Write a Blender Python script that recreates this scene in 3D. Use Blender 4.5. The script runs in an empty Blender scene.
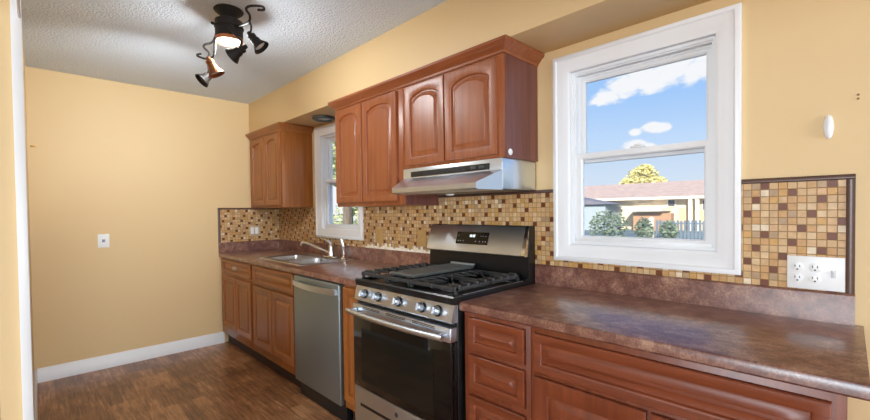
import bpy, bmesh, math, random
from mathutils import Vector, Matrix
random.seed(7)
scene = bpy.context.scene
COL = scene.collection

# ------------------------------------------------------------------ camera
CAM = Vector((4.4623, -1.9519, 1.3107))
YAW, PITCH, ROLL, FPX, PY = 0.7939, -0.019, -0.0121, 407.15, 8.87
fw = Vector((-math.sin(YAW)*math.cos(PITCH), math.cos(YAW)*math.cos(PITCH), math.sin(PITCH)))
rt = Vector((math.cos(YAW), math.sin(YAW), 0)); up = rt.cross(fw)
r2 = rt*math.cos(ROLL)+up*math.sin(ROLL); u2 = -rt*math.sin(ROLL)+up*math.cos(ROLL)
cam = bpy.data.cameras.new('camera'); camo = bpy.data.objects.new('camera', cam); COL.objects.link(camo)
M = Matrix((r2, u2, -fw)).transposed().to_4x4(); M.translation = CAM
camo.matrix_world = M
cam.sensor_width = 36; cam.lens = 36*FPX/870; cam.shift_y = PY/870; cam.clip_start = .01; cam.clip_end = 500
scene.camera = camo

# ------------------------------------------------------------------ world, sun, added fill, exposure
vs = scene.view_settings
vs.view_transform = 'Standard'; vs.look = 'None'; vs.gamma = 1; vs.exposure = 0.02; vs.use_curve_mapping = False
SKY_STRENGTH = 1.0
def lin(r, g, b):
    f = lambda c: (c/12.92 if c <= .04045 else ((c+.055)/1.055)**2.4)
    return (f(r/255), f(g/255), f(b/255), 1)
def build_world():
    w = bpy.data.worlds.new('sky'); scene.world = w; w.use_nodes = True
    nt = w.node_tree; nt.nodes.clear(); N = nt.nodes.new; L = nt.links.new
    tc = N('ShaderNodeTexCoord'); sep = N('ShaderNodeSeparateXYZ'); L(tc.outputs['Generated'], sep.inputs[0])
    ramp = N('ShaderNodeValToRGB'); L(sep.outputs[2], ramp.inputs[0])
    e = ramp.color_ramp.elements
    e[0].position = 0.0; e[0].color = lin(232, 242, 252)
    e[1].position = .9; e[1].color = lin(96, 156, 238)
    m = e.new(.10); m.color = lin(208, 230, 254)
    m = e.new(.24); m.color = lin(164, 206, 255)
    # cumulus clouds: soft blobs in the sky broken up with noise
    st = N('ShaderNodeVectorMath'); st.operation = 'MULTIPLY'; st.inputs[1].default_value = (1, 1, 1.7); L(tc.outputs['Generated'], st.inputs[0])
    nz = N('ShaderNodeTexNoise'); nz.inputs['Scale'].default_value = 26; nz.inputs['Detail'].default_value = 6; nz.inputs['Roughness'].default_value = .6
    L(st.outputs[0], nz.inputs[0])
    blobs = [((-170,100,30),.34),((-230,100,60),.34),((-150,100,60),.2),((-38.0,100,29.2),.040),((-33.5,100,30.6),.050),((-28,100,31.3),.060),((-23,100,32.5),.066),((-18.5,100,31.2),.056),((-14,100,31.5),.05),((-9,100,30),.05),
             ((-27.5,100,19.9),.024),((-26.0,100,19.8),.022),((-24.6,100,19.6),.015),((-31.5,100,19.5),.018),((-31,100,16.2),.028),((-28,100,15.6),.02),((-60,100,26),.08),((10,100,40),.10),((-175,100,40),.30),((-150,100,12),.25),((-200,100,12),.25),((-95,100,55),.14)]
    acc = None
    for (c, r) in blobs:
        v = Vector((c[0]-4.46, c[1]+1.95, c[2]-1.31)).normalized(); v.z *= 1.7
        d = N('ShaderNodeVectorMath'); d.operation = 'DISTANCE'; d.inputs[1].default_value = v; L(st.outputs[0], d.inputs[0])
        mr = N('ShaderNodeMapRange'); mr.inputs[1].default_value = 0; mr.inputs[2].default_value = r*1.3; mr.inputs[3].default_value = 1; mr.inputs[4].default_value = 0
        L(d.outputs['Value'], mr.inputs[0])
        if acc is None: acc = mr.outputs[0]
        else:
            mx = N('ShaderNodeMath'); mx.operation = 'MAXIMUM'; L(acc, mx.inputs[0]); L(mr.outputs[0], mx.inputs[1]); acc = mx.outputs[0]
    a = N('ShaderNodeMath'); a.operation = 'MULTIPLY_ADD'; L(nz.outputs[0], a.inputs[0]); a.inputs[1].default_value = 1.3; L(acc, a.inputs[2])
    sm = N('ShaderNodeMapRange'); sm.interpolation_type = 'SMOOTHSTEP'; L(a.outputs[0], sm.inputs[0]); sm.inputs[1].default_value = .92; sm.inputs[2].default_value = 1.3
    mix = N('ShaderNodeMix'); mix.data_type = 'RGBA'; L(sm.outputs[0], mix.inputs[0]); L(ramp.outputs[0], mix.inputs[6]); mix.inputs[7].default_value = lin(250, 252, 255)
    bg = N('ShaderNodeBackground'); bg.inputs[1].default_value = SKY_STRENGTH; L(mix.outputs[2], bg.inputs[0])
    out = N('ShaderNodeOutputWorld'); L(bg.outputs[0], out.inputs[0])
build_world()
def light(name, kind, loc, energy, color=(1, 1, 1), rot=None, aim=None, **kw):
    l = bpy.data.lights.new(name, kind); l.energy = energy; l.color = color
    for k, v in kw.items(): setattr(l, k, v)
    o = bpy.data.objects.new(name, l); COL.objects.link(o); o.location = loc
    if aim is not None: o.rotation_euler = Vector(aim).to_track_quat('-Z', 'Y').to_euler()
    return o
light('sun', 'SUN', (0, -30, 20), 7.0, (1, .93, .8), aim=(-.35, .80, -.42), angle=.009)
light('patio_fill', 'AREA', (11.05, -2.0, 1.25), 320, (.78, .90, 1), aim=(-1, 0, .04), shape='RECTANGLE', size=3.4, size_y=2.0)  # added fill lamp behind the camera, set at an invented patio door
light('dining_fill', 'AREA', (5.0, -8.16, 1.5), 318, (.80, .91, 1), aim=(.0, 1, .03), shape='RECTANGLE', size=3.2, size_y=1.7)  # second added fill, set at an invented dining window
light('drum_bulb', 'POINT', (1.985, -1.14, 2.262), 30, (.92, .97, 1), shadow_soft_size=.05)

light('far_spot', 'SPOT', (1.62, -1.36, 2.06), 46, (.90, .96, 1), aim=(-1, .05, -.16), spot_size=2.25, spot_blend=1.0, shadow_soft_size=.05)

# ------------------------------------------------------------------ materials
def mat(name, color, rough=.5, metal=0, **kw):
    m = bpy.data.materials.new(name); m.use_nodes = True
    b = m.node_tree.nodes['Principled BSDF']
    b.inputs['Base Color'].default_value = color if len(color) == 4 else (*color, 1)
    b.inputs['Roughness'].default_value = rough; b.inputs['Metallic'].default_value = metal
    for k, v in kw.items(): b.inputs[k].default_value = v
    return m
def nodes(m):
    nt = m.node_tree; return nt.nodes.new, nt.links.new, nt.nodes['Principled BSDF']
def bump(m, scale, strength, dist=.002, detail=3, vec=(1, 1, 1), kind='noise'):
    N, L, b = nodes(m)
    tc = N('ShaderNodeTexCoord'); mp = N('ShaderNodeMapping'); mp.inputs['Scale'].default_value = vec; L(tc.outputs['Object'], mp.inputs[0])
    if kind == 'noise':
        n = N('ShaderNodeTexNoise'); n.inputs['Detail'].default_value = detail
    else: n = N('ShaderNodeTexVoronoi')
    n.inputs['Scale'].default_value = scale; L(mp.outputs[0], n.inputs['Vector'])
    bp = N('ShaderNodeBump'); bp.inputs['Strength'].default_value = strength; bp.inputs['Distance'].default_value = dist
    L(n.outputs[0], bp.inputs['Height']); L(bp.outputs[0], b.inputs['Normal'])
    return m
def noise_color(m, cols, scale, vec=(1, 1, 1), detail=6, rough=.6, dist=0):
    N, L, b = nodes(m)
    tc = N('ShaderNodeTexCoord'); mp = N('ShaderNodeMapping'); mp.inputs['Scale'].default_value = vec; L(tc.outputs['Object'], mp.inputs[0])
    n = N('ShaderNodeTexNoise'); n.inputs['Scale'].default_value = scale; n.inputs['Detail'].default_value = detail; n.inputs['Roughness'].default_value = rough
    n.inputs['Distortion'].default_value = dist
    L(mp.outputs[0], n.inputs['Vector']); r = N('ShaderNodeValToRGB'); L(n.outputs[0], r.inputs[0])
    el = r.color_ramp.elements
    while len(el) < len(cols): el.new(.5)
    for e, (p, c) in zip(el, cols): e.position = p; e.color = c
    L(r.outputs[0], b.inputs['Base Color']); return m

PAINT = bump(mat('tan_wall_paint', lin(227, 197, 147), .55), 60, .12, .001)
CEIL = bump(mat('textured_ceiling_paint', lin(218, 227, 237), .9), 80, 1.0, .012, 5)
WHITE = mat('white_trim_paint', lin(238, 239, 241), .35)
VINYL = mat('white_vinyl', lin(236, 237, 238), .3)
WHITEPL = mat('white_plastic', lin(240, 240, 240), .3)
def wood(name, dark, mid, light, grain=(34, 34, 1.7), rough=.36):
    m = mat(name, mid, rough); m.node_tree.nodes['Principled BSDF'].inputs['Coat Weight'].default_value = .15
    m.node_tree.nodes['Principled BSDF'].inputs['Coat Roughness'].default_value = .30
    return noise_color(m, [(.25, dark), (.52, mid), (.8, light)], 1.2, grain, 5, .6, .6)
D, Mi, Li = lin(122, 63, 33), lin(149, 82, 45), lin(168, 99, 57)
WOOD_V = wood('cherry_wood', D, Mi, Li)
WOOD_H = wood('cherry_wood_crossgrain', D, Mi, Li, (1.7, 34, 34))
H_ = (lin(128, 71, 27), lin(154, 90, 37), lin(172, 106, 47))  # variant of the cherry wood, tint of the light partly in its colour
HONEY_V = wood('honey_lit_cherry_wood', *H_); HONEY_H = wood('honey_lit_cherry_wood_crossgrain', *H_, (1.7, 34, 34))
R_ = (lin(102, 47, 25), lin(124, 60, 33), lin(142, 74, 42))  # cherry wood again, toned partly for how the light falls on the right run
RED_V = wood('reddish_lit_cherry_wood', *R_); RED_H = wood('reddish_lit_cherry_wood_crossgrain', *R_, (1.7, 34, 34))
SIDEP = noise_color(mat('side_shade_wood', lin(112, 66, 60), .34), [(.3, lin(96, 54, 50)), (.7, lin(126, 76, 66))], 1.2, (34, 34, 1.7))  # shade on the cabinet sides put into a darker wood tone
TOE = mat('dark_toe_kick', lin(48, 30, 24), .6)
STEEL = bump(mat('brushed_steel', (.72, .79, .87), .32, 1), 14, .06, .001, 2, (1, 30, 60))
STEELV = bump(mat('brushed_steel_dark', (.33, .385, .40), .48, 1), 14, .05, .001, 2, (60, 30, 1))
CHROME = mat('chrome', (.75, .75, .76), .12, 1)
SINKM = mat('sink_steel', (.68, .69, .70), .28, 1)
BLACK = mat('black_enamel', lin(22, 22, 23), .28)
IRON = bump(mat('cast_iron', lin(56, 57, 58), .36), 220, .15, .001)
GRIDDLE = mat('griddle_iron', lin(94, 97, 95), .45)
GLASSBLK = mat('black_oven_glass', lin(12, 13, 13), .06)
OVENWIN = mat('oven_window_glass', lin(24, 25, 21), .08)
BRONZE = mat('oil_rubbed_bronze', lin(34, 30, 28), .6, .0, **{'Specular IOR Level': .3})
COPPER = mat('copper', lin(134, 84, 50), .45, .8)
CASTGREY = mat('grey_metal', lin(86, 92, 94), .35, .7)
RUBBER = mat('black_plastic', lin(20, 20, 21), .4)
TANPL = mat('tan_plate', lin(196, 156, 96), .4)
def emis(name, color, strength):
    m = mat(name, color, .4); b = m.node_tree.nodes['Principled BSDF']
    b.inputs['Emission Color'].default_value = color; b.inputs['Emission Strength'].default_value = strength; return m
DIFFUSER = emis('lit_lamp_glass', lin(255, 236, 205), 2.2)
AMBER = emis('glowing_amber_glass', lin(150, 84, 40), .30)
SPOTBULB = mat('spot_lens', lin(225, 225, 220), .15)
DIGIT = emis('display_digits', lin(235, 245, 245), .7)
def glass(name, haze):
    m = bpy.data.materials.new(name); m.use_nodes = True; nt = m.node_tree; nt.nodes.clear(); N = nt.nodes.new; L = nt.links.new
    t = N('ShaderNodeBsdfTransparent'); g = N('ShaderNodeBsdfGlossy'); g.inputs['Roughness'].default_value = .02
    mx = N('ShaderNodeMixShader'); mx.inputs[0].default_value = .02; L(t.outputs[0], mx.inputs[1]); L(g.outputs[0], mx.inputs[2])
    d = N('ShaderNodeBsdfTranslucent'); d.inputs[0].default_value = (.9, .95, 1, 1)
    m2 = N('ShaderNodeMixShader'); m2.inputs[0].default_value = haze; L(mx.outputs[0], m2.inputs[1]); L(d.outputs[0], m2.inputs[2])
    o = N('ShaderNodeOutputMaterial'); L(m2.outputs[0], o.inputs[0]); return m
PANE = glass('clear_window_glass', .02); PANESCR = glass('hazy_window_glass', .05)

def laminate():
    m = mat('mottled_laminate', lin(120, 82, 72), .30, **{'Coat Weight': .7, 'Coat Roughness': .22})
    N, L, b = nodes(m); tc = N('ShaderNodeTexCoord')
    n1 = N('ShaderNodeTexNoise'); n1.inputs['Scale'].default_value = 16; n1.inputs['Detail'].default_value = 8; n1.inputs['Roughness'].default_value = .68
    n2 = N('ShaderNodeTexNoise'); n2.inputs['Scale'].default_value = 150; n2.inputs['Detail'].default_value = 3
    L(tc.outputs['Object'], n1.inputs['Vector']); L(tc.outputs['Object'], n2.inputs['Vector'])
    a = N('ShaderNodeMath'); a.operation = 'MULTIPLY_ADD'; a.inputs[1].default_value = .45; L(n2.outputs[0], a.inputs[0]); L(n1.outputs[0], a.inputs[2])
    r = N('ShaderNodeValToRGB'); L(a.outputs[0], r.inputs[0]); e = r.color_ramp.elements
    e[0].position = .46; e[0].color = lin(82, 46, 39); e[1].position = 1.0; e[1].color = lin(190, 150, 124)
    k = e.new(.66); k.color = lin(112, 69, 58); k = e.new(.80); k.color = lin(142, 99, 82)
    L(r.outputs[0], b.inputs['Base Color']); return m
LAM = laminate()

def tile_mat(name, axis, ox, oz, pitch=.0258):
    m = mat(name, (.5, .4, .3), .22); N, L, b = nodes(m)
    tc = N('ShaderNodeTexCoord'); s = N('ShaderNodeSeparateXYZ'); L(tc.outputs['Object'], s.inputs[0])
    def math_(op, a, bb=None):
        n = N('ShaderNodeMath'); n.operation = op
        for i, v in enumerate((a, bb)):
            if v is None: continue
            if isinstance(v, (int, float)): n.inputs[i].default_value = v
            else: L(v, n.inputs[i])
        return n.outputs[0]
    cu = math_('DIVIDE', math_('SUBTRACT', s.outputs[axis], ox), pitch); cv = math_('DIVIDE', math_('SUBTRACT', s.outputs[2], oz), pitch)
    iu, iv = math_('FLOOR', cu), math_('FLOOR', cv)
    fu, fv = math_('FRACT', cu), math_('FRACT', cv)
    cmb = N('ShaderNodeCombineXYZ'); L(iu, cmb.inputs[0]); L(iv, cmb.inputs[1])
    wn = N('ShaderNodeTexWhiteNoise'); wn.noise_dimensions = '2D'; L(cmb.outputs[0], wn.inputs['Vector'])
    r = N('ShaderNodeValToRGB'); r.color_ramp.interpolation = 'CONSTANT'; L(wn.outputs['Value'], r.inputs[0])
    cols = [(0, (206, 168, 120)), (.30, (198, 152, 98)), (.47, (216, 184, 140)), (.61, (182, 150, 114)), (.71, (204, 156, 88)), (.83, (212, 170, 124)), (.95, (228, 208, 178))]
    e = r.color_ramp.elements
    while len(e) < len(cols): e.new(.5)
    for x, (p, c) in zip(e, cols): x.position = p; x.color = lin(*c)
    du = math_('ABSOLUTE', math_('SUBTRACT', fu, .5)); dv = math_('ABSOLUTE', math_('SUBTRACT', fv, .5))
    mxx = math_('MAXIMUM', du, dv)
    g = N('ShaderNodeMapRange'); g.interpolation_type = 'SMOOTHSTEP'; L(mxx, g.inputs[0]); g.inputs[1].default_value = .43; g.inputs[2].default_value = .47
    n = N('ShaderNodeTexNoise'); n.inputs['Scale'].default_value = 60; L(tc.outputs['Object'], n.inputs['Vector'])
    var = N('ShaderNodeMapRange'); L(n.outputs[0], var.inputs[0]); var.inputs[1].default_value = .3; var.inputs[2].default_value = .7; var.inputs[3].default_value = .86; var.inputs[4].default_value = 1.08
    sc = N('ShaderNodeVectorMath'); sc.operation = 'SCALE'; L(r.outputs[0], sc.inputs[0]); L(var.outputs[0], sc.inputs['Scale'])
    lat = math_('FLOOR', math_('ADD', math_('MULTIPLY', math_('FRACT', math_('DIVIDE', math_('ADD', math_('ADD', iu, math_('MULTIPLY', iv, 3.0)), .5), 7.0)), 7.0), 0.0))
    isd = math_('MULTIPLY', math_('LESS_THAN', lat, .5), math_('GREATER_THAN', wn.outputs['Value'], .06))
    dk = N('ShaderNodeMix'); dk.data_type = 'RGBA'; L(isd, dk.inputs[0]); L(sc.outputs[0], dk.inputs[6]); dk.inputs[7].default_value = lin(112, 60, 32)
    mix = N('ShaderNodeMix'); mix.data_type = 'RGBA'; L(g.outputs[0], mix.inputs[0]); L(dk.outputs[2], mix.inputs[6]); mix.inputs[7].default_value = lin(150, 118, 80)
    L(mix.outputs[2], b.inputs['Base Color'])
    rr = N('ShaderNodeMapRange'); L(g.outputs[0], rr.inputs[0]); b.inputs['Specular IOR Level'].default_value = .3; rr.inputs[3].default_value = .38; rr.inputs[4].default_value = .8; L(rr.outputs[0], b.inputs['Roughness'])
    inv = math_('SUBTRACT', 1.0, g.outputs[0]); bp = N('ShaderNodeBump'); bp.inputs['Strength'].default_value = .5; bp.inputs['Distance'].default_value = .002
    L(inv, bp.inputs['Height']); L(bp.outputs[0], b.inputs['Normal'])
    return m
TILE_B = tile_mat('mosaic_tile_back', 0, 4.170, 1.029)
TILE_L = tile_mat('mosaic_tile_side', 1, -.612, 1.029)
TILETRIM = bump(mat('dark_pencil_tile', lin(92, 66, 56), .3), 40, .2, .002)
PATCH = noise_color(mat('painted_sun_strip', lin(240, 226, 202), .7), [(.3, lin(228, 206, 170)), (.6, lin(248, 240, 224))], 60)  # pale tone stands for sunlight on the tiles

def floor_mat():
    m = mat('wood_look_floor', (.2, .1, .05), .30); N, L, b = nodes(m)
    tc = N('ShaderNodeTexCoord')
    br = N('ShaderNodeTexBrick'); L(tc.outputs['Object'], br.inputs['Vector'])
    br.offset = .37; br.inputs['Color1'].default_value = (0, 0, 0, 1); br.inputs['Color2'].default_value = (1, 1, 1, 1)
    br.inputs['Scale'].default_value = 1; br.inputs['Brick Width'].default_value = .46; br.inputs['Row Height'].default_value = .085
    br.inputs['Mortar Size'].default_value = .0012; br.inputs['Mortar'].default_value = (.1, .1, .1, 1)
    mp = N('ShaderNodeMapping'); mp.inputs['Scale'].default_value = (2.2, 26, 1); L(tc.outputs['Object'], mp.inputs[0])
    n = N('ShaderNodeTexNoise'); n.inputs['Scale'].default_value = 2; n.inputs['Detail'].default_value = 7; n.inputs['Roughness'].default_value = .65; n.inputs['Distortion'].default_value = .8
    L(mp.outputs[0], n.inputs['Vector'])
    n3 = N('ShaderNodeTexNoise'); n3.inputs['Scale'].default_value = 5; n3.inputs['Detail'].default_value = 3; L(tc.outputs['Object'], n3.inputs['Vector'])
    a = N('ShaderNodeMath'); a.operation = 'MULTIPLY_ADD'; L(br.outputs['Color'], a.inputs[0]); a.inputs[1].default_value = .20; L(n.outputs[0], a.inputs[2])
    a2 = N('ShaderNodeMath'); a2.operation = 'MULTIPLY_ADD'; L(n3.outputs[0], a2.inputs[0]); a2.inputs[1].default_value = .45; L(a.outputs[0], a2.inputs[2])
    r = N('ShaderNodeValToRGB'); L(a2.outputs[0], r.inputs[0]); e = r.color_ramp.elements
    e[0].position = .48; e[0].color = lin(72, 46, 30); e[1].position = 1.0; e[1].color = lin(186, 138, 98)
    k = e.new(.68); k.color = lin(116, 77, 51); k = e.new(.85); k.color = lin(148, 102, 68)
    L(r.outputs[0], b.inputs['Base Color'])
    bp = N('ShaderNodeBump'); bp.inputs['Strength'].default_value = .15; bp.inputs['Distance'].default_value = .002; L(n.outputs[0], bp.inputs['Height']); L(bp.outputs[0], b.inputs['Normal'])
    return m
FLOOR = floor_mat()

# ------------------------------------------------------------------ mesh helpers
def box(bm, a, b, bev=0, seg=2):
    x0, y0, z0 = a; x1, y1, z1 = b
    vs_ = [bm.verts.new(p) for p in ((x0,y0,z0),(x1,y0,z0),(x1,y1,z0),(x0,y1,z0),(x0,y0,z1),(x1,y0,z1),(x1,y1,z1),(x0,y1,z1))]
    fs = [bm.faces.new([vs_[i] for i in q]) for q in ((0,3,2,1),(4,5,6,7),(0,1,5,4),(1,2,6,5),(2,3,7,6),(3,0,4,7))]
    if bev:
        es = list({e for f in fs for e in f.edges})
        bmesh.ops.bevel(bm, geom=es, offset=bev, segments=seg, profile=.5, affect='EDGES')
def loft(bm, loops, cap0=True, cap1=True, closed=True):
    rows = [[bm.verts.new(p) for p in lp] for lp in loops]
    n = len(rows[0])
    for A, B in zip(rows, rows[1:]):
        for i in range(n if closed else n-1):
            j = (i+1) % n
            try: bm.faces.new((A[i], A[j], B[j], B[i]))
            except ValueError: pass
    if cap0: bm.faces.new(rows[0][::-1])
    if cap1: bm.faces.new(rows[-1])
def prism(bm, poly, axis, a, b):
    """poly of 2D points in the plane normal to axis, swept from a to b"""
    def P(p, t):
        return {0: (t, p[0], p[1]), 1: (p[0], t, p[1]), 2: (p[0], p[1], t)}[axis]
    loft(bm, [[P(p, a) for p in poly], [P(p, b) for p in poly]])
def frame_of(ax):
    ax = Vector(ax).normalized(); t = Vector((0, 0, 1)) if abs(ax.z) < .9 else Vector((1, 0, 0))
    u = ax.cross(t).normalized(); return ax, u, ax.cross(u)
def lathe(bm, prof, org, axis=(0, 0, 1), n=24, cap0=True, cap1=True):
    ax, u, v = frame_of(axis); org = Vector(org)
    loft(bm, [[org + ax*h + (u*math.cos(2*math.pi*k/n) + v*math.sin(2*math.pi*k/n))*max(r, .0004) for k in range(n)] for r, h in prof], cap0, cap1)
def tube(bm, pts, r, n=8, sub=4):
    pts = [Vector(p) for p in pts]
    if sub > 1 and len(pts) > 2:
        q = []
        for i in range(len(pts)-1):
            p0, p1, p2, p3 = pts[max(i-1, 0)], pts[i], pts[i+1], pts[min(i+2, len(pts)-1)]
            for k in range(sub):
                t = k/sub
                q.append(.5*((2*p1)+(p2-p0)*t+(2*p0-5*p1+4*p2-p3)*t*t+(3*p1-p0-3*p2+p3)*t**3))
        q.append(pts[-1]); pts = q
    rs = r if isinstance(r, (list, tuple)) else [r]*len(pts)
    if len(rs) != len(pts): rs = [rs[0]+(rs[-1]-rs[0])*i/(len(pts)-1) for i in range(len(pts))]
    loops = []; u = None
    for i, p in enumerate(pts):
        t = (pts[min(i+1, len(pts)-1)]-pts[max(i-1, 0)]).normalized()
        if u is None: _, u, _ = frame_of(t)
        u = (u - t*u.dot(t)).normalized(); v = t.cross(u)
        loops.append([p+(u*math.cos(2*math.pi*k/n)+v*math.sin(2*math.pi*k/n))*rs[i] for k in range(n)])
    loft(bm, loops)
def ring(bm, x0, x1, z0, z1, prof):
    """picture-frame moulding in the xz plane; closed profile of (inset, y)"""
    rows = []
    for ins, y in prof:
        rows.append([bm.verts.new(p) for p in ((x0+ins, y, z0+ins), (x1-ins, y, z0+ins), (x1-ins, y, z1-ins), (x0+ins, y, z1-ins))])
    n = len(rows)
    for k in range(n):
        A, B = rows[k], rows[(k+1) % n]
        for i in range(4): bm.faces.new((A[i], A[(i+1) % 4], B[(i+1) % 4], B[i]))
def smooth(me, ang=35):
    for p in me.polygons: p.use_smooth = True
    me.set_sharp_from_angle(angle=math.radians(ang))
def obj(name, bm, m, parent=None, label=None, ang=35):
    """one mesh; shapes are given in world metres and moved into the parent's frame"""
    bmesh.ops.recalc_face_normals(bm, faces=bm.faces[:])
    if parent is not None:
        p = parent; off = Vector((0, 0, 0))
        while p is not None: off += p.location; p = p.parent
        bmesh.ops.translate(bm, verts=bm.verts[:], vec=-off)
    me = bpy.data.meshes.new(name); bm.to_mesh(me); bm.free(); me.materials.append(m); smooth(me, ang)
    o = bpy.data.objects.new(name, me); COL.objects.link(o)
    if parent is not None: o.parent = parent
    if label: o['label'] = label
    return o
def thing(name, label, cat, loc, group=None):
    o = bpy.data.objects.new(name, None); o.empty_display_size = .05; COL.objects.link(o); o.location = loc
    o['label'] = label; o['category'] = cat
    if group: o['group'] = group
    return o
def tag(o, label, cat, group=None, kind=None):
    o['label'] = label; o['category'] = cat
    if group: o['group'] = group
    if kind: o['kind'] = kind
    return o
def struct(name, bm, m, label=None):
    o = obj(name, bm, m); o['kind'] = 'structure'
    if label: o['label'] = label
    return o
def nb(): return bmesh.new()
def boxes(*bs, bev=0):
    bm = nb()
    for b in bs: box(bm, b[0], b[1], bev)
    return bm

# ------------------------------------------------------------------ setting
HC, HS, DS = 2.467, 2.141, .3126
YL = -1.98                 # wall on the left of the picture, pierced by the opening the camera stands in
struct('floor', boxes(((-.12, -8.3, -.06), (11.2, .14, 0))), FLOOR, 'wood look plank floor')
struct('ceiling', boxes(((-.12, -8.3, HC), (11.2, .14, HC+.12))), CEIL, 'grey white popcorn textured ceiling')
W1 = (.86, 1.635, 1.075, 2.118); W2 = (3.381, 4.171, 1.050, 2.089); CW = .072
def hole(w): return (w[0]+CW, w[1]-CW, w[2]+CW, w[3]-CW)
h1, h2 = hole(W1), hole(W2)
struct('wall_back', boxes(((-.12, 0, 0), (h1[0], .105, HC)), ((h1[0], 0, 0), (h1[1], .105, h1[2])), ((h1[0], 0, h1[3]), (h1[1], .105, HC)),
    ((h1[1], 0, 0), (h2[0], .105, HC)), ((h2[0], 0, 0), (h2[1], .105, h2[2])), ((h2[0], 0, h2[3]), (h2[1], .105, HC)), ((h2[1], 0, 0), (11.2, .105, HC))), PAINT, 'tan wall with the two windows')
struct('wall_left', boxes(((-.12, -8.3, 0), (0, 0, HC))), PAINT, 'plain tan end wall')
OPX = 2.33
struct('wall_front', boxes(((0, YL-.075, 0), (OPX, YL, HC)), ((OPX, YL-.075, 2.11), (5.3, YL, HC)), ((5.3, YL-.075, 0), (6.2, YL, HC))), PAINT, 'tan wall edge beside the white casing')
struct('wall_dining', boxes(((0, -8.3, 0), (3.3, -8.2, HC)), ((3.3, -8.3, 0), (6.7, -8.2, .6)), ((3.3, -8.3, 2.4), (6.7, -8.2, HC)), ((6.7, -8.3, 0), (11.2, -8.2, HC))), PAINT)
struct('wall_right', boxes(((11.08, -.2, 0), (11.2, 0, HC)), ((11.08, -8.2, 0), (11.2, -3.8, HC)), ((11.08, -3.8, 2.25), (11.2, -.2, HC))), PAINT)
struct('wall_soffit', boxes(((0, -DS, HS), (11.08, 0, HC)), bev=.002), PAINT, 'boxed tan soffit above the cabinets')
# casing of the opening, seen on edge
bm = nb()
box(bm, (OPX-.075, YL, 0), (OPX+.004, YL+.0095, 2.097), .002); box(bm, (OPX, YL-.019, 0), (OPX+.014, YL+.0095, 2.097), .002)
box(bm, (OPX+.014, YL, 2.03), (5.3, YL+.0095, 2.097), .002); box(bm, (5.2965, YL, 0), (5.37, YL+.0095, 2.097), .002)
struct('trim_1', bm, WHITE, 'white casing at the left edge')
# baseboards
bm = nb(); prism(bm, [(.001, 0), (.015, 0), (.015, .088), (.010, .098), (.006, .112), (.001, .112)], 1, YL+.016, -.60)
struct('baseboard_left', bm, WHITE, 'white baseboard along the end wall')
bm = nb(); prism(bm, [(YL+.001, 0), (YL+.014, 0), (YL+.014, .088), (YL+.006, .112), (YL+.001, .112)], 0, .002, OPX-.077)
struct('baseboard_front', bm, WHITE, 'white baseboard seen end on')

def window(name, w, lbl, screen):
    x0, x1, z0, z1 = w
    e = bpy.data.objects.new(name, None); COL.objects.link(e); e.location = ((x0+x1)/2, 0, z0); e['kind'] = 'structure'; e['label'] = lbl
    bm = nb(); ring(bm, x0, x1, z0, z1, [(0, -.001), (0, -.022), (.006, -.026), (.018, -.026), (.024, -.020), (.050, -.016), (.060, -.012), (CW, -.010), (CW+.012, -.004), (CW+.012, .02), (CW, .02), (CW, -.001)])
    obj('window_casing', bm, WHITE, e)
    a, b, c, d = hole(w); f = .03
    bm = nb(); ring(bm, a+.001, b-.001, c+.001, d-.001, [(.012, .021), (.024, .021), (.024, .030), (f, .030), (f, .062), (f+.008, .062), (f+.008, .066), (f, .066), (f, .096), (f+.004, .098), (f+.004, .104), (0, .104), (0, .021)])
    box(bm, (a+f, .02, c+f-.006), (b-f, .10, c+f+.001), .001)
    obj('window_frame', bm, VINYL, e)
    zm = c + (d-c)*.497; s = .030
    bm = nb(); ring(bm, a+f, b-f, zm-.02, d-f, [(0, .068), (.022, .068), (s, .074), (s, .090), (s-.005, .098), (0, .098)]); us = obj('upper_sash', bm, VINYL, e)
    obj('pane', boxes(((a+f+s-.004, .080, zm+.008), (b-f-s+.004, .083, d-f-s+.004))), PANE, us)
    bm = nb(); ring(bm, a+f, b-f, c+f-.004, zm+.025, [(0, .032), (.024, .032), (s, .038), (s, .054), (s-.005, .061), (0, .061)])
    box(bm, (a+f, .024, c+f-.004), (b-f, .034, c+f+.012), .002)
    ls = obj('lower_sash', bm, VINYL, e)
    obj('pane', boxes(((a+f+s-.004, .044, c+f+s-.008), (b-f-s+.004, .047, zm-.001))), PANESCR if screen else PANE, ls)
    xm = (a+b)/2; bm = nb(); box(bm, (xm-.03, .026, zm+.0255), (xm+.03, .058, zm+.034), .002); box(bm, (xm-.008, .020, zm+.034), (xm+.022, .05, zm+.042), .002)
    obj('sash_lock', bm, VINYL, e)
    return e
window('window_1', W1, 'white double hung window above the sink', False)
window('window_2', W2, 'large white double hung window above the right counter', True)
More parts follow.
